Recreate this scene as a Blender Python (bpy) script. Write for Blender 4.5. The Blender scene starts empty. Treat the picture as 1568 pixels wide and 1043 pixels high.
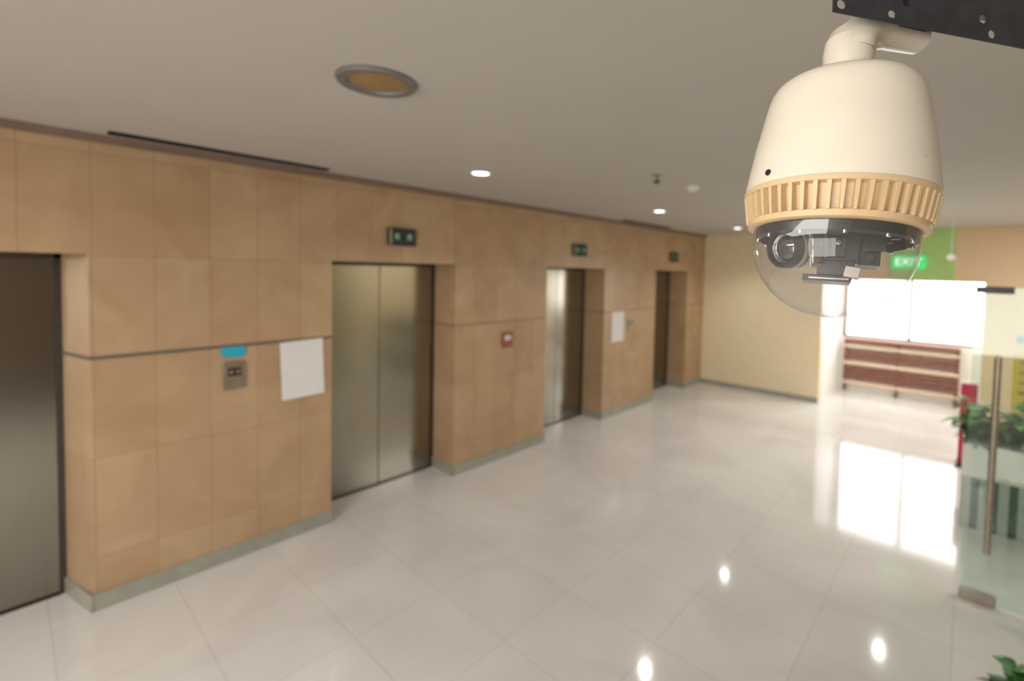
import bpy, bmesh, math, random
from mathutils import Vector, Matrix, Euler
random.seed(7)
scene = bpy.context.scene
scene.view_settings.view_transform = 'Standard'
scene.view_settings.look = 'None'
scene.view_settings.exposure = 0.0
H = 2.16      # camera height
CEIL = 2.90

# ------------------------------------------------------------ materials
def mat(name, col, rough=0.5, metal=0.0, emis=None, estr=0.0, spec=0.5, noise=0.0, nscale=8.0, coat=0.0):
    m = bpy.data.materials.new(name); m.use_nodes = True
    nt = m.node_tree; b = nt.nodes['Principled BSDF']
    b.inputs['Base Color'].default_value = (*col, 1)
    b.inputs['Roughness'].default_value = rough
    b.inputs['Metallic'].default_value = metal
    b.inputs['Specular IOR Level'].default_value = spec
    b.inputs['Coat Weight'].default_value = coat
    if emis:
        b.inputs['Emission Color'].default_value = (*emis, 1)
        b.inputs['Emission Strength'].default_value = estr
    if noise > 0:
        tc = nt.nodes.new('ShaderNodeTexCoord')
        n = nt.nodes.new('ShaderNodeTexNoise'); n.inputs['Scale'].default_value = nscale
        n.inputs['Detail'].default_value = 5
        r = nt.nodes.new('ShaderNodeValToRGB')
        r.color_ramp.elements[0].position = 0.3; r.color_ramp.elements[1].position = 0.7
        r.color_ramp.elements[0].color = (*[c * (1 - noise) for c in col], 1)
        r.color_ramp.elements[1].color = (*[min(1, c * (1 + noise)) for c in col], 1)
        nt.links.new(tc.outputs['Object'], n.inputs['Vector'])
        nt.links.new(n.outputs['Fac'], r.inputs['Fac'])
        nt.links.new(r.outputs['Color'], b.inputs['Base Color'])
    return m

def glass_mat(name, tint, base=0.04, edge=0.6, power=4.0, rough=0.01, haze=0.0):
    # thin clear sheet: mostly transparent, reflection rising towards grazing angles (same on both faces)
    m = bpy.data.materials.new(name); m.use_nodes = True
    nt = m.node_tree; nt.nodes.clear()
    o = nt.nodes.new('ShaderNodeOutputMaterial')
    mx = nt.nodes.new('ShaderNodeMixShader')
    t = nt.nodes.new('ShaderNodeBsdfTransparent'); t.inputs['Color'].default_value = (*tint, 1)
    g = nt.nodes.new('ShaderNodeBsdfGlossy'); g.inputs['Roughness'].default_value = rough
    lw = nt.nodes.new('ShaderNodeLayerWeight'); lw.inputs['Blend'].default_value = 0.5
    p = nt.nodes.new('ShaderNodeMath'); p.operation = 'POWER'; p.inputs[1].default_value = power
    q = nt.nodes.new('ShaderNodeMath'); q.operation = 'MULTIPLY_ADD'; q.inputs[1].default_value = edge; q.inputs[2].default_value = base
    nt.links.new(lw.outputs['Facing'], p.inputs[0]); nt.links.new(p.outputs[0], q.inputs[0])
    src = t
    if haze > 0:
        df = nt.nodes.new('ShaderNodeBsdfDiffuse'); df.inputs['Color'].default_value = (0.95, 0.95, 0.93, 1)
        tl = nt.nodes.new('ShaderNodeBsdfTranslucent'); tl.inputs['Color'].default_value = (0.95, 0.95, 0.93, 1)
        ad = nt.nodes.new('ShaderNodeMixShader'); ad.inputs[0].default_value = 0.5
        nt.links.new(df.outputs[0], ad.inputs[1]); nt.links.new(tl.outputs[0], ad.inputs[2])
        hz = nt.nodes.new('ShaderNodeMixShader')
        q2 = nt.nodes.new('ShaderNodeMath'); q2.operation = 'MULTIPLY_ADD'; q2.inputs[1].default_value = haze*3; q2.inputs[2].default_value = haze
        nt.links.new(p.outputs[0], q2.inputs[0]); nt.links.new(q2.outputs[0], hz.inputs[0])
        nt.links.new(t.outputs[0], hz.inputs[1]); nt.links.new(ad.outputs[0], hz.inputs[2]); src = hz
    nt.links.new(q.outputs[0], mx.inputs[0]); nt.links.new(src.outputs[0], mx.inputs[1])
    nt.links.new(g.outputs[0], mx.inputs[2]); nt.links.new(mx.outputs[0], o.inputs[0])
    return m

def tile_mat(name, axes, bw, rh, off, c1, c2, mortar, msize, rough, nz=0.5, nscale=1.5, vein=None):
    m = bpy.data.materials.new(name); m.use_nodes = True
    nt = m.node_tree; b = nt.nodes['Principled BSDF']; L = nt.links.new
    tc = nt.nodes.new('ShaderNodeTexCoord')
    sp = nt.nodes.new('ShaderNodeSeparateXYZ'); L(tc.outputs['Object'], sp.inputs[0])
    a1 = nt.nodes.new('ShaderNodeMath'); a1.operation = 'ADD'; a1.inputs[1].default_value = off[0]
    a2 = nt.nodes.new('ShaderNodeMath'); a2.operation = 'ADD'; a2.inputs[1].default_value = off[1]
    L(sp.outputs[axes[0]], a1.inputs[0]); L(sp.outputs[axes[1]], a2.inputs[0])
    cb = nt.nodes.new('ShaderNodeCombineXYZ'); L(a1.outputs[0], cb.inputs[0]); L(a2.outputs[0], cb.inputs[1])
    br = nt.nodes.new('ShaderNodeTexBrick')
    br.offset = 0.0; br.squash = 1.0
    br.inputs['Scale'].default_value = 1.0
    br.inputs['Brick Width'].default_value = bw; br.inputs['Row Height'].default_value = rh
    br.inputs['Mortar Size'].default_value = msize; br.inputs['Mortar Smooth'].default_value = 0.3
    br.inputs['Bias'].default_value = 0.0
    br.inputs['Color1'].default_value = (*c1, 1); br.inputs['Color2'].default_value = (*c2, 1)
    br.inputs['Mortar'].default_value = (*mortar, 1)
    L(cb.outputs[0], br.inputs['Vector'])
    n = nt.nodes.new('ShaderNodeTexNoise'); n.inputs['Scale'].default_value = nscale; n.inputs['Detail'].default_value = 6
    n.inputs['Distortion'].default_value = 0.8
    L(tc.outputs['Object'], n.inputs['Vector'])
    r = nt.nodes.new('ShaderNodeValToRGB')
    r.color_ramp.elements[0].position = 0.3; r.color_ramp.elements[1].position = 0.65
    v = vein or (0.8, 0.78, 0.75)
    r.color_ramp.elements[0].color = (*v, 1); r.color_ramp.elements[1].color = (1, 1, 1, 1)
    L(n.outputs['Fac'], r.inputs['Fac'])
    mx = nt.nodes.new('ShaderNodeMixRGB'); mx.blend_type = 'MULTIPLY'; mx.inputs[0].default_value = nz
    L(br.outputs['Color'], mx.inputs[1]); L(r.outputs['Color'], mx.inputs[2])
    L(mx.outputs[0], b.inputs['Base Color'])
    b.inputs['Roughness'].default_value = rough
    return m

M = {}
M['floor'] = tile_mat('polished_marble_tiles', (0, 1), 0.66, 0.57, (20 * 0.66 + 1.976, 20 * 0.57 - 1.29), (0.70, 0.69, 0.675), (0.67, 0.66, 0.65),
                      (0.58, 0.565, 0.545), 0.004, 0.085, 0.8, 1.3, vein=(0.85, 0.84, 0.835))
M['stone'] = tile_mat('tan_stone_panels', (1, 2), 0.2911, 0.615, (30 * 0.2911 - 0.346, 6.15 - 1.56), (0.475, 0.335, 0.205), (0.43, 0.29, 0.17),
                      (0.37, 0.25, 0.15), 0.004, 0.38, 0.8, 3.0, vein=(0.82, 0.77, 0.72))
M['ceiling'] = mat('ceiling_paint', (0.49, 0.465, 0.43), 0.8, noise=0.02, nscale=2)
M['cream'] = mat('cream_wall_paint', (0.76, 0.66, 0.46), 0.6, noise=0.02)
M['tanpaint'] = mat('tan_wall_paint', (0.70, 0.53, 0.35), 0.6, noise=0.02)
M['darkwall'] = mat('dark_wall_for_reflection', (0.16, 0.12, 0.085), 0.5, noise=0.2)
M['white'] = mat('white_paint', (0.84, 0.83, 0.80), 0.5, noise=0.02)
M['green'] = mat('green_glow_tint', (0.40, 0.62, 0.22), 0.5, noise=0.05)
M['base'] = mat('grey_green_skirting_stone', (0.31, 0.31, 0.26), 0.3, noise=0.1, nscale=10)
M['groove'] = mat('dark_groove', (0.13, 0.11, 0.085), 0.5, noise=0.1)
M['groove2'] = mat('reddish_groove', (0.24, 0.13, 0.09), 0.5, noise=0.1)
M['brown'] = mat('brown_shadow_gap', (0.20, 0.14, 0.105), 0.6, noise=0.1)
M['black'] = mat('black_plastic', (0.012, 0.012, 0.014), 0.25, noise=0.1)
M['blackmetal'] = mat('dark_metal', (0.03, 0.03, 0.035), 0.35, 0.6, noise=0.1)
M['beam'] = mat('dark_steel_channel', (0.06, 0.065, 0.08), 0.42, 0.5, noise=0.2, nscale=40)
M['chrome'] = mat('chrome', (0.6, 0.58, 0.56), 0.18, 1.0, noise=0.05)
M['satin'] = mat('satin_steel', (0.38, 0.34, 0.29), 0.35, 0.9, noise=0.1, nscale=20)
M['doorframe'] = mat('lift_frame_steel', (0.09, 0.08, 0.07), 0.4, 0.8, noise=0.1)
M['body'] = mat('cream_plastic', (0.76, 0.715, 0.61), 0.30, noise=0.02, nscale=30, coat=0.2)
M['ring'] = mat('yellowed_plastic', (0.66, 0.49, 0.29), 0.4, noise=0.03, nscale=30)
M['paper'] = mat('paper', (0.70, 0.70, 0.70), 0.7, noise=0.02)
M['blue'] = mat('blue_tape', (0.02, 0.38, 0.55), 0.5, noise=0.05)
M['red'] = mat('red_panel', (0.28, 0.07, 0.05), 0.4, noise=0.1)
M['magenta'] = mat('crimson_board', (0.50, 0.02, 0.08), 0.5, noise=0.1)
M['yellow'] = mat('yellow_board', (0.75, 0.55, 0.10), 0.5, noise=0.05)
M['amber'] = mat('amber_diffuser', (0.30, 0.19, 0.08), 0.5, noise=0.1)
M['speaker'] = mat('grey_speaker_rim', (0.20, 0.195, 0.19), 0.4, 0.3, noise=0.05)
M['lampglow'] = mat('lamp_diffuser', (1, 1, 1), 0.4, emis=(1.0, 0.96, 0.90), estr=8.0)
M['lampwhite'] = mat('lamp_trim', (0.75, 0.72, 0.68), 0.4, noise=0.02)
M['display'] = mat('led_digits', (0.1, 0.4, 0.2), 0.4, emis=(0.35, 0.8, 0.45), estr=0.35)
M['signgreen'] = mat('exit_sign_green', (0.02, 0.45, 0.12), 0.4, emis=(0.05, 0.85, 0.25), estr=0.6)
M['signwhite'] = mat('exit_sign_letters', (0.9, 0.95, 0.9), 0.4, emis=(0.8, 1.0, 0.85), estr=1.2)
M['slat'] = mat('redbrown_timber', (0.21, 0.085, 0.06), 0.4, noise=0.25, nscale=12)
M['rail'] = mat('cream_timber', (0.75, 0.6, 0.45), 0.5, noise=0.05)
M['mullion'] = mat('window_frame_bronze', (0.22, 0.12, 0.09), 0.4, 0.2, noise=0.05)
M['leaf'] = mat('leaf_green', (0.035, 0.15, 0.03), 0.45, noise=0.5, nscale=15)
M['leaf2'] = mat('leaf_light_green', (0.09, 0.30, 0.05), 0.45, noise=0.4, nscale=15)
M['stem'] = mat('stem', (0.10, 0.16, 0.05), 0.6, noise=0.2)
M['soil'] = mat('soil', (0.04, 0.025, 0.015), 0.9, noise=0.4, nscale=40)
M['slatgrey'] = mat('grey_green_metal_slats', (0.50, 0.54, 0.53), 0.4, 0.1, noise=0.05)
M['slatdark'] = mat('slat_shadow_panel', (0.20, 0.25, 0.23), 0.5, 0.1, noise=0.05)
M['pot'] = mat('white_ceramic', (0.7, 0.69, 0.66), 0.25, noise=0.02)
M['glassdoor'] = glass_mat('green_tint_glass', (0.84, 0.91, 0.88), 0.05, 0.5, 4)
M['window'] = glass_mat('window_glass', (0.97, 0.98, 0.98), 0.03, 0.5, 5)
M['dome'] = glass_mat('clear_dome_acrylic', (0.97, 0.975, 0.98), 0.05, 0.8, 4.0, 0.03, haze=0.09)
M['lens'] = mat('lens_glass', (0.01, 0.012, 0.03), 0.03, coat=1.0, spec=1.0)
M['silverplastic'] = mat('silver_plastic', (0.42, 0.37, 0.35), 0.3, 0.6, noise=0.05)

def steel_door():
    m = bpy.data.materials.new('brushed_stainless'); m.use_nodes = True
    nt = m.node_tree; b = nt.nodes['Principled BSDF']; L = nt.links.new
    tc = nt.nodes.new('ShaderNodeTexCoord'); mp = nt.nodes.new('ShaderNodeMapping')
    mp.inputs['Scale'].default_value = (1, 60, 0.6)
    n = nt.nodes.new('ShaderNodeTexNoise'); n.inputs['Scale'].default_value = 4
    L(tc.outputs['Object'], mp.inputs[0]); L(mp.outputs[0], n.inputs['Vector'])
    r = nt.nodes.new('ShaderNodeValToRGB')
    r.color_ramp.elements[0].color = (0.30, 0.28, 0.235, 1); r.color_ramp.elements[1].color = (0.37, 0.35, 0.30, 1)
    L(n.outputs['Fac'], r.inputs[0]); L(r.outputs[0], b.inputs['Base Color'])
    b.inputs['Metallic'].default_value = 1.0; b.inputs['Roughness'].default_value = 0.18
    return m
M['steel'] = steel_door()

# ------------------------------------------------------------ mesh builder
class MB:
    def __init__(s): s.bm = bmesh.new(); s.mats = []
    def mi(s, k):
        if k not in s.mats: s.mats.append(k)
        return s.mats.index(k)
    def add(s, verts, faces, k, T=None, smooth=False):
        i = s.mi(k); vs = [s.bm.verts.new((T @ Vector(v)) if T else Vector(v)) for v in verts]
        for f in faces:
            try:
                fc = s.bm.faces.new([vs[j] for j in f]); fc.material_index = i; fc.smooth = smooth
            except ValueError: pass
    def box(s, a, b, k, T=None):
        x0, y0, z0 = a; x1, y1, z1 = b
        v = [(x0,y0,z0),(x1,y0,z0),(x1,y1,z0),(x0,y1,z0),(x0,y0,z1),(x1,y0,z1),(x1,y1,z1),(x0,y1,z1)]
        f = [(0,3,2,1),(4,5,6,7),(0,1,5,4),(1,2,6,5),(2,3,7,6),(3,0,4,7)]
        s.add(v, f, k, T)
    def prism(s, pts, z0, z1, k, T=None):
        n = len(pts)
        v = [(p[0], p[1], z0) for p in pts] + [(p[0], p[1], z1) for p in pts]
        f = [tuple(range(n))[::-1], tuple(range(n, 2*n))] + [(i, (i+1) % n, n+(i+1) % n, n+i) for i in range(n)]
        s.add(v, f, k, T)
    def lathe(s, prof, k, n=48, T=None, smooth=True, capb=False, capt=False):
        v = []; f = []
        for r, z in prof:
            for i in range(n):
                a = 2*math.pi*i/n; v.append((r*math.cos(a), r*math.sin(a), z))
        for j in range(len(prof)-1):
            for i in range(n):
                f.append((j*n+i, j*n+(i+1) % n, (j+1)*n+(i+1) % n, (j+1)*n+i))
        if capb: f.append(tuple(range(n))[::-1])
        if capt: f.append(tuple(range((len(prof)-1)*n, len(prof)*n)))
        s.add(v, f, k, T, smooth)
    def cyl(s, p0, p1, r, k, n=20, r2=None):
        p0 = Vector(p0); p1 = Vector(p1); d = p1-p0
        T = Matrix.Translation(p0) @ d.to_track_quat('Z', 'Y').to_matrix().to_4x4()
        s.lathe([(r, 0), (r if r2 is None else r2, d.length)], k, n, T, True, True, True)
    def fin(s, name, parent=None, bevel=0, autosmooth=True, T=None):
        bmesh.ops.recalc_face_normals(s.bm, faces=s.bm.faces)
        me = bpy.data.meshes.new(name); s.bm.to_mesh(me); s.bm.free()
        for k in s.mats: me.materials.append(M[k])
        o = bpy.data.objects.new(name, me); scene.collection.objects.link(o)
        if parent: o.parent = parent
        if T: o.matrix_local = T
        if bevel:
            md = o.modifiers.new('bevel', 'BEVEL'); md.width = bevel; md.segments = 3; md.limit_method = 'ANGLE'
            md.angle_limit = math.radians(50)
        if autosmooth:
            try: me.set_sharp_from_angle(angle=math.radians(40))
            except Exception: pass
        return o
def empty(name, loc=(0, 0, 0), rot=(0, 0, 0)):
    e = bpy.data.objects.new(name, None); e.location = loc; e.rotation_euler = rot
    e.empty_display_size = 0.1; scene.collection.objects.link(e); return e

# ------------------------------------------------------------ room shell
XL = -4.0; XD = -4.36; YE = 8.93; YW = 10.42; DH = 2.187; HD = 2.11; GR = 1.56
YB = -3.2; XR = 1.4; YG = 4.27; XR2 = 3.2
b = MB(); b.box((-4.6, YB-0.1, -0.1), (XR2+0.1, YW+0.15, 0.0), 'floor'); b.fin('floor')
b = MB(); b.box((-4.6, YB-0.1, CEIL), (XR2+0.1, YW+0.15, CEIL+0.1), 'ceiling'); b.fin('ceiling')
opens = [(-0.87, 0.33), (1.756, 2.996), (4.37, 5.60), (7.05, 8.21)]
jin = [0.09, 0.0, 0.0, 0.0]
b = MB()
segs = []
prev = YB; pj = 0
for (o0, o1), j in zip(opens, jin):
    segs.append((prev, o0, pj)); prev = o1; pj = j
segs.append((prev, YE, 0))
for y0, y1, j in segs:
    b.prism([(XL, y0), (XL, y1), (-4.56, y1), (-4.56, y0-j*1.5), (XD, y0-j)], 0, CEIL, 'stone')
for o0, o1 in opens:
    b.box((-4.56, o0, DH), (XL, o1, CEIL), 'stone')
b.fin('wall_left')
b = MB()
for y0, y1, j in segs:
    b.prism([(XL+0.014, y0-0.002), (XL+0.014, y1+0.002), (XL, y1+0.002), (XL, y0-0.002)], 0, 0.105, 'base')
    b.prism([(XL+0.014, y0-0.012), (XL+0.014, y0), (XD, y0-j), (XD, y0-j-0.012)], 0, 0.105, 'base')
b.fin('baseboard_left')
b = MB()
for y0, y1, j in segs:
    big = (j or y0 < 0)
    t = 0.011 if big else 0.006; k = 'groove' if big else 'groove2'
    b.box((XL, y0, GR-t), (XL+0.003, y1, GR+t), k)
    if y0 > YB: b.prism([(XL, y0-0.003), (XL, y0), (XD, y0-j), (XD, y0-j-0.003)], GR-t, GR+t, k)
b.fin('trim_1')
b = MB(); b.box((XL, YB, CEIL-0.05), (XL+0.02, YE, CEIL), 'brown'); b.fin('trim_2')  # raised strip; the shadow gap's shade is put into its brown

b = MB(); b.box((XL-0.56, YE, 0), (-1.9, YE+0.2, CEIL), 'cream'); b.fin('wall_end')
b = MB()
b.box((-1.9, YE, HD), (0.15, YE+0.2, CEIL), 'tanpaint'); b.box((0.15, YE, 0), (XR2, YE+0.2, CEIL), 'tanpaint')
b.fin('wall_end_header')
b = MB(); b.box((-0.97, YE-0.012, HD+0.01), (-0.2, YE, CEIL), 'green'); b.fin('painted_green_glow')  # panel coloured to stand for green light falling on the header
b = MB(); b.box((XL+0.014, YE-0.014, 0), (-1.9, YE, 0.085), 'base'); b.fin('baseboard_end')
b = MB(); b.box((-2.1, YE+0.2, 0), (-1.9, YW+0.15, CEIL), 'white'); b.fin('wall_passage_left')
b = MB(); b.box((0.6, YE+0.2, 0), (0.8, YW+0.15, CEIL), 'white'); b.fin('wall_passage_right')
WS, WH = 1.02, 2.8
b = MB()
b.box((-1.9, YW, 0), (0.6, YW+0.15, WS), 'white'); b.box((-1.9, YW, WH), (0.6, YW+0.15, CEIL), 'white')
b.box((-1.9, YW, WS), (-1.84, YW+0.15, WH), 'white'); b.box((0.45, YW, WS), (0.6, YW+0.15, WH), 'white')
b.fin('wall_window')
b = MB()
for x in (-1.84, -0.84, 0.16, 0.40):
    b.box((x, YW+0.03, WS), (x+0.055, YW+0.09, WH), 'mullion')
b.box((-1.84, YW+0.03, WS), (0.45, YW+0.09, WS+0.04), 'mullion'); b.box((-1.84, YW+0.03, WH-0.04), (0.45, YW+0.09, WH), 'mullion')
b.box((-1.82, YW+0.055, WS+0.02), (0.43, YW+0.062, WH-0.02), 'window')
b.fin('window_1')
b = MB(); b.box((XR, YB, 0), (XR+0.15, 1.3, CEIL), 'darkwall'); b.box((XR, 1.3, 0), (XR+0.15, YG, CEIL), 'tanpaint'); b.fin('wall_right')  # unseen dark section added to darken reflections in the lift doors
b = MB(); b.box((XR2, YG, 0), (XR2+0.1, YE+0.2, CEIL), 'cream'); b.fin('wall_far_right')
b = MB(); b.box((-4.56, YB-0.1, 0), (XR+0.15, YB, CEIL), 'cream'); b.fin('wall_back')
b = MB(); b.box((XR+0.15, YG-0.1, 0), (XR2+0.1, YG, CEIL), 'cream'); b.fin('wall_partition')

b = MB()
x0, x1 = -1.79, -0.10
b.box((x0, YW-0.10, 0.92), (x1, YW-0.002, 0.99), 'slat')
b.box((x0, YW-0.09, 0.83), (x1, YW-0.06, 0.88), 'rail')
for z in (0.75, 0.65): b.box((x0, YW-0.08, z-0.038), (x1, YW-0.05, z+0.038), 'slat')
b.box((x0, YW-0.09, 0.51), (x1, YW-0.06, 0.57), 'rail')
for z in (0.45, 0.36, 0.27): b.box((x0, YW-0.08, z-0.037), (x1, YW-0.05, z+0.037), 'slat')
b.box((x0, YW-0.09, 0.14), (x1, YW-0.06, 0.20), 'rail')
for x in (x0, -0.98, x1-0.05): b.box((x, YW-0.06, 0), (x+0.05, YW-0.002, 0.93), 'slat')
b.fin('slatted_bench', bevel=0.004)

# ------------------------------------------------------------ lifts
for i, (o0, o1) in enumerate(opens):
    e = empty('elevator_door', (XD, (o0+o1)/2, 0))
    w = (o1-jin[i]-o0); c = (o1-jin[i]+o0)/2 - (o0+o1)/2
    for nm, a, d in (('door_leaf_left', -w/2+0.03, -0.003), ('door_leaf_right', 0.003, w/2-0.03)):
        b = MB(); b.box((-0.045, c+a, 0.008), (-0.015, c+d, DH-0.03), 'steel'); b.fin(nm, e, bevel=0.003)
    b = MB()
    b.box((-0.05, c-w/2, 0), (0.0, c-w/2+0.03, DH), 'doorframe'); b.box((-0.05, c+w/2-0.03, 0), (0.0, c+w/2, DH), 'doorframe')
    b.box((-0.05, c-w/2, DH-0.03), (0.0, c+w/2, DH), 'doorframe'); b.box((-0.05, c-w/2+0.03, 0), (0.005, c+w/2-0.03, 0.008), 'doorframe')
    b.fin('frame', e)
    b = MB(); b.box((-0.12, c-w/2, 0), (-0.06, c+w/2, DH), 'black'); b.fin('shaft_back', e)

for i in (1, 2, 3):
    yc = (opens[i][0]+opens[i][1])/2
    b = MB()
    b.box((0, -0.135, -0.078), (0.035, 0.135, 0.078), 'blackmetal')
    for y in (-0.06, 0.065): b.box((0.034, y-0.045, -0.04), (0.039, y+0.045, 0.04), 'black')
    for y in (-0.075, 0.05):
        b.box((0.039, y, -0.022), (0.0405, y+0.008, 0.022), 'display'); b.box((0.039, y+0.022, -0.022), (0.0405, y+0.03, 0.022), 'display')
        b.box((0.039, y, 0.016), (0.0405, y+0.03, 0.022), 'display')
    b.box((0.034, -0.13, -0.07), (0.037, -0.112, 0.07), 'satin')
    b.fin('floor_indicator_display', bevel=0.002, T=Matrix.Translation((XL, yc, H+0.262)))

def call_panel(y, z, w, h, k, sub):
    b = MB(); b.box((0, -w/2, -h/2), (0.018, w/2, h/2), k)
    b.box((0.017, -w*0.32, -h*0.02), (0.020, w*0.32, h*0.28), sub)
    for yy in (-w*0.16, w*0.16): b.cyl((0.019, yy, h*0.13), (0.025, yy, h*0.13), 0.012, 'chrome')
    b.cyl((0.016, 0, -h*0.3), (0.022, 0, -h*0.3), 0.007, 'chrome')
    return b.fin('elevator_call_button_panel', bevel=0.003, T=Matrix.Translation((XL+0.001, y, z)))
call_panel(1.066, H-0.81, 0.13, 0.195, 'satin', 'black')
call_panel(3.715, H-0.81, 0.15, 0.17, 'red', 'paper')
call_panel(6.304, H-0.82, 0.13, 0.19, 'satin', 'black')
b = MB(); b.prism([(0, -0.075), (0.006, -0.075), (0.006, 0.07), (0, 0.07)], -0.035, 0.03, 'blue')
b.box((0, -0.055, -0.048), (0.005, 0.05, -0.034), 'blue'); b.fin('blue_sticker', T=Matrix.Translation((XL+0.004, 1.066, H-0.635)))
for y, tilt in ((1.53, 2), (5.95, 0)):
    b = MB(); b.box((0, -0.158, -0.225), (0.006, 0.158, 0.225), 'paper'); b.box((0.006, -0.15, -0.218), (0.007, 0.15, 0.218), 'paper')
    b.fin('paper_notice', bevel=0.001, T=Matrix.Translation((XL+0.004, y, H-0.83)) @ Matrix.Rotation(math.radians(tilt), 4, 'X'))

# ------------------------------------------------------------ ceiling fittings
def T(x, y, z): return Matrix.Translation((x, y, z))
b = MB()
b.lathe([(0.0, 0), (0.155, 0), (0.155, -0.008), (0.148, -0.016), (0.118, -0.014), (0.112, -0.004)], 'speaker', 48)
b.lathe([(0.112, -0.004), (0.08, -0.007), (0.0001, -0.008)], 'amber', 48)
b.fin('ceiling_speaker', T=T(-1.854, 0.99, CEIL))
lamps = [(-2.96, 2.44, 38), (-2.93, 5.2, 42), (-2.93, 7.75, 60), (-0.74, 7.6, 70), (-0.74, 5.0, 45), (-0.9, 9.75, 110)]  # last entry is an unseen lamp added to brighten the passage
for x, y, en in lamps:
    b = MB()
    b.lathe([(0.0001, 0), (0.085, 0), (0.085, -0.006), (0.078, -0.01), (0.064, -0.006), (0.062, -0.002)], 'lampwhite', 40)
    b.lathe([(0.062, -0.003), (0.0001, -0.004)], 'lampglow', 40)
    o = b.fin('recessed_downlight', T=T(x, y, CEIL))
    l = bpy.data.lights.new('downlight', 'SPOT'); l.energy = en; l.spot_size = math.radians(130); l.spot_blend = 0.8
    l.color = (1.0, 0.94, 0.86); l.shadow_soft_size = 0.03; l.specular_factor = 0.3
    lo = bpy.data.objects.new('downlight_lamp', l); lo.parent = o; lo.location = (0, 0, -0.03); scene.collection.objects.link(lo)
b = MB()
b.lathe([(0.0001, 0), (0.04, 0), (0.036, -0.006), (0.012, -0.01), (0.010, -0.045), (0.016, -0.05), (0.0001, -0.05)], 'satin', 24)
b.lathe([(0.0001, -0.055), (0.03, -0.055), (0.03, -0.060), (0.0001, -0.062)], 'blackmetal', 24)
b.box((-0.016, -0.003, -0.057), (-0.011, 0.003, -0.03), 'blackmetal'); b.box((0.011, -0.003, -0.057), (0.016, 0.003, -0.03), 'blackmetal')
b.fin('fire_sprinkler', T=T(-1.872, 3.264, CEIL))
b = MB()
b.lathe([(0.0001, 0), (0.055, 0), (0.055, -0.012), (0.048, -0.018), (0.045, -0.03), (0.034, -0.042), (0.0001, -0.046)], 'lampwhite', 32)
b.cyl((0.025, 0, -0.046), (0.025, 0, -0.04), 0.004, 'red')
b.fin('smoke_detector', T=T(-1.86, 3.86, CEIL))
for y0, y1 in ((0.41, 1.66), (5.83, 7.2)):
    b = MB(); x0 = -3.86
    b.box((x0-0.035, y0, CEIL-0.012), (x0+0.035, y0+0.01, CEIL), 'blackmetal'); b.box((x0-0.035, y1-0.01, CEIL-0.012), (x0+0.035, y1, CEIL), 'blackmetal')
    for x in (-0.035, -0.013, 0.009, 0.031): b.box((x0+x, y0, CEIL-0.012), (x0+x+0.005, y1, CEIL), 'blackmetal')
    b.box((x0-0.035, y0, CEIL-0.003), (x0+0.035, y1, CEIL), 'black')
    b.fin('linear_air_diffuser')
b = MB(); b.cyl((0, 0, 0), (0, 0, -0.42), 0.007, 'lampwhite', 12)
b.lathe([(0.0001, 0), (0.03, 0), (0.03, -0.012), (0.0001, -0.014)], 'lampwhite', 24)
b.lathe([(0.0001, -0.42), (0.02, -0.42), (0.045, -0.44), (0.05, -0.465), (0.035, -0.49), (0.0001, -0.50)], 'lampwhite', 32)
b.fin('pendant_sensor', T=T(-0.22, 8.0, CEIL))
e = empty('exit_sign', (-0.75, YE-0.012, H+0.235))
b = MB(); b.box((-0.21, -0.05, -0.10), (0.21, 0, 0.10), 'signgreen'); b.fin('housing', e, bevel=0.006)
cu = bpy.data.curves.new('letters', 'FONT'); cu.body = 'EXIT'; cu.size = 0.16; cu.align_x = 'CENTER'; cu.align_y = 'CENTER'; cu.extrude = 0.001
cu.materials.append(M['signwhite'])
to = bpy.data.objects.new('letters', cu); to.parent = e; to.location = (0, -0.052, 0); to.rotation_euler = (math.pi/2, 0, 0); scene.collection.objects.link(to)

# ------------------------------------------------------------ glass door
e = empty('glass_door', (0.02, YG-0.06, 0))
b = MB(); b.box((0, -0.006, 0.012), (0.85, 0.006, 2.11), 'glassdoor'); b.fin('glass_panel', e)
b = MB(); b.box((0.0, -0.02, 0.0), (0.19, 0.02, 0.07), 'satin'); b.fin('bottom_clamp', e, bevel=0.003)
b = MB(); b.box((0.0, -0.02, 2.07), (0.19, 0.02, 2.115), 'blackmetal'); b.fin('top_clamp', e, bevel=0.003)
b = MB(); b.cyl((0.13, -0.06, 0.37), (0.13, -0.06, 1.66), 0.019, 'satin')
for z in (0.5, 1.5): b.cyl((0.13, -0.06, z), (0.13, 0.03, z), 0.010, 'satin')
b.fin('pull_handle', e)
e = empty('glass_partition', (0.9, YG-0.06, 0))
b = MB(); b.box((-0.02, -0.006, 0.0), (XR-0.9, 0.006, CEIL), 'glassdoor'); b.fin('glass_panel', e)
b = MB(); b.box((-0.02, -0.015, 0.0), (XR-0.9, 0.015, 0.03), 'satin'); b.fin('floor_channel', e)

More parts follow.
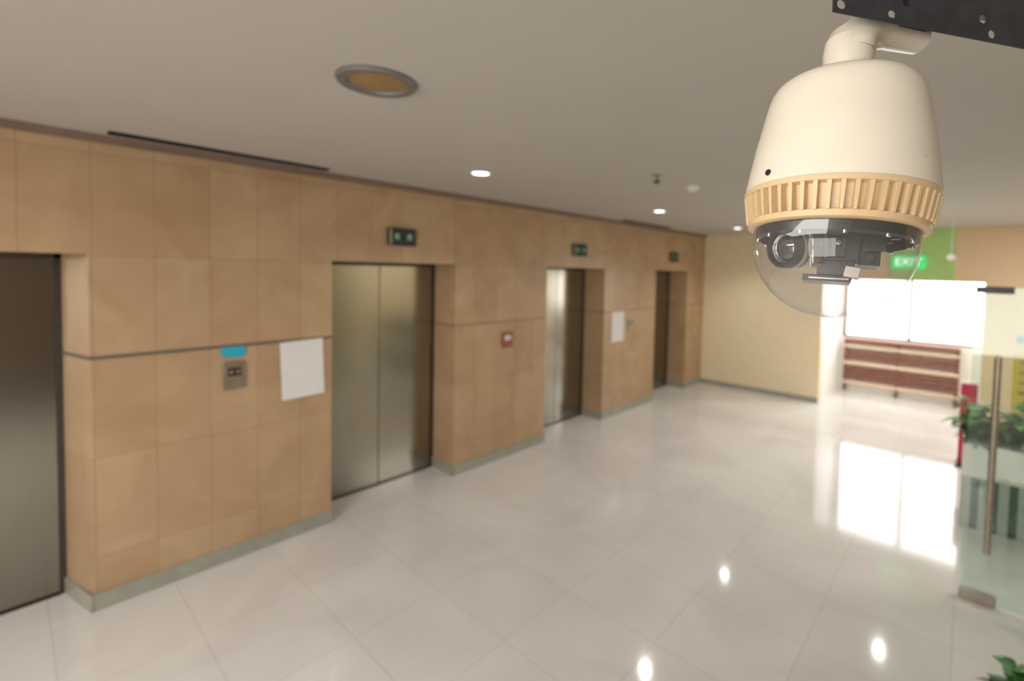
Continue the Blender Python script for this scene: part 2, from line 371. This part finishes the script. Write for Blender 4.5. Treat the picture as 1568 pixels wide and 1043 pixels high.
# ------------------------------------------------------------ plants
def leaf(bm_, base, direction, length, width, k, droop=0.4):
    d = Vector(direction).normalized(); side = d.cross(Vector((0, 0, 1)))
    if side.length < 0.01: side = Vector((1, 0, 0))
    side.normalize(); up = side.cross(d).normalized()
    n = 6; vs = []; fs = []
    for i in range(n+1):
        t = i/n; w = width*0.5*math.sin(math.pi*min(1, t**0.75))*(1 if t < 1 else 0)+0.0005
        c = Vector(base)+d*(length*t)-Vector((0, 0, 1))*(droop*length*t*t)
        vs += [c-side*w+up*w*0.3, c, c+side*w+up*w*0.3]
    for i in range(n):
        a = 3*i; fs += [(a, a+1, a+4, a+3), (a+1, a+2, a+5, a+4)]
    bm_.add(vs, fs, k, None, True)
def foliage(b, x0, x1, y0, y1, z, n, hmin, hmax, ll, lw):
    for i in range(n):
        p = Vector((random.uniform(x0, x1), random.uniform(y0, y1), z))
        h = random.uniform(hmin, hmax); lean = Vector((random.uniform(-0.4, 0.4), random.uniform(-0.4, 0.4), 1))*h
        b.cyl(p, p+lean, 0.004, 'stem', 6, 0.002)
        for j in range(9):
            t = random.uniform(0.3, 1); a = random.uniform(0, 2*math.pi)
            leaf(b, p+lean*t, (math.cos(a), math.sin(a), random.uniform(0.0, 0.8)), ll*random.uniform(0.7, 1.2), lw*random.uniform(0.7, 1.2),
                 random.choice(['leaf', 'leaf', 'leaf2']), random.uniform(0.2, 0.7))
e = empty('planter_box', (0.0, 5.42, 0))
b = MB()
b.box((0, 0, 0.45), (1.3, 0.02, 0.74), 'white'); b.box((0, 0.38, 0.45), (1.3, 0.40, 0.74), 'white')
b.box((0, 0.02, 0.45), (0.02, 0.38, 0.74), 'white'); b.box((1.28, 0.02, 0.45), (1.3, 0.38, 0.74), 'white'); b.box((0.02, 0.02, 0.45), (1.28, 0.38, 0.48), 'white')
b.fin('trough', e, bevel=0.004)
b = MB(); b.box((0.02, 0.02, 0.62), (1.28, 0.38, 0.70), 'soil'); b.fin('soil', e)
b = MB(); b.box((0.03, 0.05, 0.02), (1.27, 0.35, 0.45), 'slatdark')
for i in range(11):
    x = 0.0+i*0.123; b.box((x, 0.0, 0.0), (x+0.07, 0.03, 0.45), 'slatgrey'); b.box((x, 0.37, 0), (x+0.07, 0.40, 0.45), 'slatgrey')
for y in (0.04, 0.16, 0.28): b.box((0, y, 0), (0.03, y+0.07, 0.45), 'slatgrey')
b.fin('slatted_base', e, bevel=0.003)
b = MB(); foliage(b, 0.02, 1.25, 0.03, 0.36, 0.70, 80, 0.12, 0.40, 0.17, 0.09); b.fin('leafy_plants', e)

e = empty('potted_plant', (0.33, 2.85, 0))
b = MB(); b.lathe([(0.0001, 0), (0.09, 0), (0.095, 0.01), (0.125, 0.2), (0.13, 0.22), (0.122, 0.22), (0.115, 0.19), (0.0001, 0.185)], 'pot', 40); b.fin('pot', e)
b = MB(); b.lathe([(0.0001, 0.188), (0.114, 0.192)], 'soil', 32); b.fin('soil', e)
b = MB(); foliage(b, -0.07, 0.08, -0.08, 0.08, 0.17, 38, 0.12, 0.25, 0.13, 0.075); b.fin('leaves', e)

b = MB(); b.box((-0.075, -0.012, 0.03), (0.075, 0.012, 0.96), 'magenta'); b.box((-0.09, -0.12, 0), (0.09, 0.12, 0.03), 'blackmetal')
b.box((-0.08, -0.015, 0.95), (0.08, 0.015, 0.97), 'satin'); b.fin('red_display_stand', bevel=0.003, T=T(0.03, 7.2, 0))
b = MB(); b.box((-0.18, -0.01, 0.82), (0.18, 0.01, 1.42), 'yellow'); b.box((-0.02, 0.0, 0.02), (0.02, 0.03, 0.9), 'satin'); b.box((-0.16, -0.12, 0), (0.16, 0.12, 0.02), 'blackmetal')
for z in (1.32, 1.22, 1.12, 1.02): b.box((-0.13, -0.013, z), (0.13, -0.009, z+0.03), 'satin')
b.fin('yellow_notice_stand', bevel=0.003, T=T(0.53, 6.6, 0))
b = MB(); b.box((-0.14, -0.01, -0.04), (0.14, 0, 0.04), 'blue'); b.box((-0.10, -0.012, -0.008), (0.10, -0.009, 0.008), 'paper'); b.fin('blue_wall_sign', bevel=0.002, T=T(0.64, YE, 1.36))

# ------------------------------------------------------------ dome security camera
DX, DY = -0.1245, 0.610
yaw = math.atan2(0.2, 0.98)
cam_e = empty('dome_security_camera', (DX, DY, H))
cam_e.rotation_mode = 'QUATERNION'
ROLL = math.radians(2.2); TILT = math.radians(-6.0)
cam_e.rotation_quaternion = (Matrix.Rotation(yaw, 4, 'Z') @ Matrix.Rotation(TILT, 4, 'X') @ Matrix.Rotation(ROLL, 4, 'Y')).to_quaternion()
SC = 0.97
cam_e.scale = (SC, SC, SC)
KZ = 0.865
def kz(z): return z if z < 0.0925 else 0.0925+(z-0.0925)*KZ
b = MB()
prof = [(0.0001, 0.2470), (0.045, 0.2465), (0.062, 0.2455), (0.071, 0.2425), (0.0765, 0.237), (0.0800, 0.229), (0.0825, 0.219), (0.0852, 0.203), (0.0886, 0.181), (0.0925, 0.157), (0.0962, 0.129),
        (0.0985, 0.110), (0.0998, 0.098), (0.1002, 0.094), (0.0985, 0.0925)]
b.lathe([(r, kz(z)) for r, z in prof], 'body', 128); b.fin('housing', cam_e)
b = MB()
b.lathe([(0.0985, 0.0925), (0.1008, 0.092), (0.1008, 0.087), (0.0915, 0.086), (0.0860, 0.060), (0.0935, 0.0585), (0.0935, 0.052), (0.088, 0.050), (0.080, 0.052)], 'ring', 128)
n = 50
for i in range(n):
    a = 2*math.pi*i/n
    R = Matrix.Rotation(a, 4, 'Z')
    w = 0.0018
    v = [(0.090, -w*1.2, 0.0868), (0.1005, -w*1.2, 0.0868), (0.1005, w*1.2, 0.0868), (0.090, w*1.2, 0.0868),
         (0.085, -w, 0.0580), (0.0958, -w*0.8, 0.0580), (0.0958, w*0.8, 0.0580), (0.085, w, 0.0580)]
    f = [(0,1,2,3), (7,6,5,4), (0,4,5,1), (1,5,6,2), (2,6,7,3), (3,7,4,0)]
    b.add(v, f, 'ring', R)
b.fin('ribbed_ring', cam_e)
b = MB()
b.cyl((-0.066, -0.070, 0.104), (-0.068, -0.0735, 0.104), 0.0035, 'black', 16)
b.cyl((0.072, -0.060, 0.118), (0.0735, -0.0625, 0.118), 0.0022, 'satin', 16)
b.fin('set_screws', cam_e)
b = MB()
R0 = 0.0858; zc = 0.037
b.lathe([(R0, 0.056), (R0, zc)]+[(max(0.0001, R0*math.cos(t)), zc-R0*1.0*math.sin(t)) for t in [math.pi/2*i/28 for i in range(1, 29)]], 'dome', 96)
b.fin('clear_dome', cam_e, autosmooth=False)
b = MB()
b.lathe([(0.0001, 0.054), (0.084, 0.054), (0.084, 0.050), (0.0835, 0.040), (0.078, 0.038), (0.076, 0.050), (0.0001, 0.050)], 'black', 64)
for a in range(0, 360, 30):
    c, s_ = math.cos(math.radians(a+8)), math.sin(math.radians(a+8))
    b.cyl((0.080*c, 0.080*s_, 0.041), (0.080*c, 0.080*s_, 0.0365), 0.0026, 'chrome', 10)
for a in range(20, 360, 24):
    c, s_ = math.cos(math.radians(a)), math.sin(math.radians(a))
    b.box((0.062*c-0.004, 0.062*s_-0.004, 0.044), (0.062*c+0.004, 0.062*s_+0.004, 0.051), 'blackmetal')
b.fin('inner_ring', cam_e)
b = MB()
b.box((-0.02, -0.028, 0.012), (0.028, 0.03, 0.05), 'black')
b.box((-0.012, -0.034, -0.002), (0.024, 0.02, 0.014), 'blackmetal')
b.box((-0.026, -0.030, -0.009), (0.022, 0.012, -0.002), 'black')
b.box((-0.020, -0.0315, -0.007), (0.020, -0.0300, -0.0045), 'chrome')
b.box((0.026, -0.02, 0.012), (0.048, 0.02, 0.048), 'blackmetal')
b.box((0.030, -0.032, 0.026), (0.052, -0.018, 0.050), 'black')
b.box((0.014, -0.038, -0.001), (0.029, -0.024, 0.011), 'silverplastic', Matrix.Rotation(0.15, 4, 'Y'))
b.box((0.0, -0.036, 0.018), (0.014, -0.026, 0.040), 'blackmetal')
b.cyl((0.038, -0.02, 0.020), (0.038, -0.026, 0.020), 0.005, 'blackmetal', 16)
b.cyl((0.007, -0.036, 0.034), (0.007, -0.038, 0.034), 0.003, 'chrome', 12)
b.fin('gimbal', cam_e, bevel=0.0015)
b = MB()
Tz = Matrix.Translation((-0.024, -0.022, 0.028)) @ Matrix.Rotation(math.radians(-38), 4, 'Z') @ Matrix.Rotation(math.radians(8), 4, 'X')
b.box((-0.019, -0.020, -0.022), (0.021, 0.030, 0.022), 'silverplastic', Tz)
b.box((-0.021, 0.004, -0.012), (0.023, 0.024, 0.0235), 'black', Tz)
b.box((0.0205, -0.018, -0.018), (0.0225, 0.0, 0.018), 'chrome', Tz)
b.box((-0.0195, -0.0205, -0.006), (0.0215, -0.012, -0.002), 'black', Tz)
b.fin('camera_module', cam_e, bevel=0.002)
b = MB()
TL = Tz @ Matrix.Rotation(math.radians(90), 4, 'X') @ Matrix.Diagonal((1.22, 1.22, 1, 1))
b.lathe([(0.018, 0.016), (0.0185, 0.020), (0.0185, 0.038), (0.017, 0.041), (0.0145, 0.041), (0.0135, 0.036)], 'black', 48, TL)
b.lathe([(0.0135, 0.036), (0.011, 0.033), (0.010, 0.030)], 'chrome', 48, TL)
b.lathe([(0.0115, 0.034), (0.008, 0.0365), (0.004, 0.0375), (0.0001, 0.038)], 'lens', 48, TL)
b.lathe([(0.0186, 0.024), (0.0192, 0.025), (0.0192, 0.029), (0.0186, 0.030)], 'silverplastic', 48, TL)
b.fin('lens_barrel', cam_e)
zo = kz(0.2465)-0.2455
b = MB()
b.lathe([(0.0001, 0.2455+zo), (0.030, 0.2455+zo), (0.030, 0.2545+zo), (0.026, 0.256+zo)], 'blackmetal', 48)
b.lathe([(0.0245, 0.252+zo), (0.0245, 0.259+zo), (0.0262, 0.268+zo), (0.0275, 0.285+zo), (0.026, 0.300+zo)], 'body', 48)
for a in (190, 345, 80):
    c, s_ = math.cos(math.radians(a)), math.sin(math.radians(a))
    b.cyl((0.024*c, 0.024*s_, 0.2625+zo), (0.0345*c, 0.0345*s_, 0.2625+zo), 0.0022, 'blackmetal', 10)
    b.cyl((0.033*c, 0.033*s_, 0.2625+zo), (0.0355*c, 0.0355*s_, 0.2625+zo), 0.0036, 'blackmetal', 10)
b.fin('neck', cam_e)
d = Vector((0.571, 0.821, 0)); nrm = Vector((-0.821, 0.571, 0))
MW = Matrix.Translation((DX, DY, H)) @ cam_e.rotation_quaternion.to_matrix().to_4x4() @ Matrix.Scale(SC, 4)
inv = MW.inverted()
N = MW @ Vector((0, 0, 0.285+zo))
b = MB()
pts = [(0.0, 0.0, 0.0245), (0.003, 0.014, 0.0245), (0.018, 0.026, 0.022), (0.045, 0.030, 0.017), (0.10, 0.030, 0.015)]
nn = 24; vs = []; fs = []
for j, (t, z, r) in enumerate(pts):
    p = N + d*t + Vector((0, 0, z))
    nx = pts[min(j+1, len(pts)-1)]; pv = pts[max(j-1, 0)]
    tang = (d*(nx[0]-pv[0])+Vector((0, 0, nx[1]-pv[1]))).normalized()
    upv = nrm.cross(tang).normalized()
    for i in range(nn):
        a = 2*math.pi*i/nn
        vs.append(inv @ (p + nrm*(r*1.15*math.cos(a)) + upv*(r*math.sin(a))))
for j in range(len(pts)-1):
    for i in range(nn): fs.append((j*nn+i, j*nn+(i+1) % nn, (j+1)*nn+(i+1) % nn, (j+1)*nn+i))
fs.append(tuple(range((len(pts)-1)*nn, len(pts)*nn)))
b.add(vs, fs, 'body', None, True)
b.fin('arm', cam_e)

# perforated steel beam: flat plate with punched holes (filled curve) + top flange
P0 = Vector((-0.113, 0.578, H+0.274))
ang = math.atan2(0.821, 0.571)
L_ = (XR + 0.113)/0.571
holes = [(-0.007, 0.009), (0.060, 0.009), (0.0785, 0.024), (0.190, 0.024), (0.205, 0.009)]
t = 0.34
while t < L_-0.1: holes += [(t, 0.024), (t+0.016, 0.009)]; t += 0.125
cu = bpy.data.curves.new('plate', 'CURVE'); cu.dimensions = '2D'; cu.fill_mode = 'BOTH'; cu.extrude = 0.0008
def poly(pts):
    sp = cu.splines.new('POLY'); sp.points.add(len(pts)-1)
    for q, p in zip(sp.points, pts): q.co = (p[0], p[1], 0, 1)
    sp.use_cyclic_u = True
poly([(-0.017, 0), (L_, 0), (L_, 0.058), (-0.017, 0.058)])
for hx, hz in holes:
    poly([(hx+0.0058*math.cos(2*math.pi*i/20), hz+0.0048*math.sin(2*math.pi*i/20)) for i in range(20)])
tmp = bpy.data.objects.new('tmp', cu); scene.collection.objects.link(tmp)
bpy.context.view_layer.update()
dg = bpy.context.evaluated_depsgraph_get()
pm = bpy.data.meshes.new_from_object(tmp.evaluated_get(dg))
bpy.data.objects.remove(tmp)
be = MB(); be.mi('beam')
be.bm.from_mesh(pm)
RX = Matrix.Rotation(math.pi/2, 4, 'X')
for v in be.bm.verts: v.co = RX @ v.co
be.box((-0.017, 0.0015, 0.054), (L_, 0.045, 0.058), 'beam')
be.box((0.095, 0.0015, 0.012), (0.135, 0.028, 0.0535), 'beam')
be.fin('perforated_steel_bracket', T=Matrix.Translation(P0) @ Matrix.Rotation(ang, 4, 'Z'), autosmooth=False)

# ------------------------------------------------------------ lights
def area(name, loc, rot, sx, sy, e, col):
    l = bpy.data.lights.new(name, 'AREA'); l.shape = 'RECTANGLE'; l.size = sx; l.size_y = sy; l.energy = e; l.color = col
    o = bpy.data.objects.new(name, l); o.location = loc; o.rotation_euler = rot; scene.collection.objects.link(o); return o
area('added_ceiling_fill', (-1.4, -1.9, CEIL-0.03), (0, 0, 0), 3.0, 1.2, 120, (1.0, 0.97, 0.93))  # added fill under the ceiling behind the camera, no fitting modelled
area('added_front_fill', (-0.2, YB+0.1, 1.7), (math.radians(90), 0, 0), 2.4, 1.8, 85, (1.0, 0.97, 0.94))  # added fill from behind the camera; the back wall has no opening
area('added_ceiling_fill', (1.9, 6.6, CEIL-0.03), (0, 0, 0), 1.0, 2.5, 90, (1.0, 0.96, 0.90))  # added fill, out of view, for the area beyond the glass

w = bpy.data.worlds.new('World'); scene.world = w; w.use_nodes = True
bg = w.node_tree.nodes['Background']; bg.inputs['Color'].default_value = (1.0, 0.985, 0.97, 1); bg.inputs['Strength'].default_value = 7.5

# ------------------------------------------------------------ camera
cd = bpy.data.cameras.new('Camera'); co = bpy.data.objects.new('Camera', cd); scene.collection.objects.link(co)
cd.sensor_fit = 'HORIZONTAL'; cd.sensor_width = 36; cd.lens = 16.83
cd.shift_x = -0.0504; cd.shift_y = -0.0501
cd.clip_start = 0.02
co.matrix_world = Matrix.Translation((0, 0, H)) @ Matrix.Rotation(math.radians(40.45), 4, 'Z') @ Matrix.Rotation(math.radians(90-2.34), 4, 'X') @ Matrix.Rotation(math.radians(1.35), 4, 'Z')
cd.dof.use_dof = True; cd.dof.focus_distance = 0.54; cd.dof.aperture_fstop = 2.9
scene.camera = co
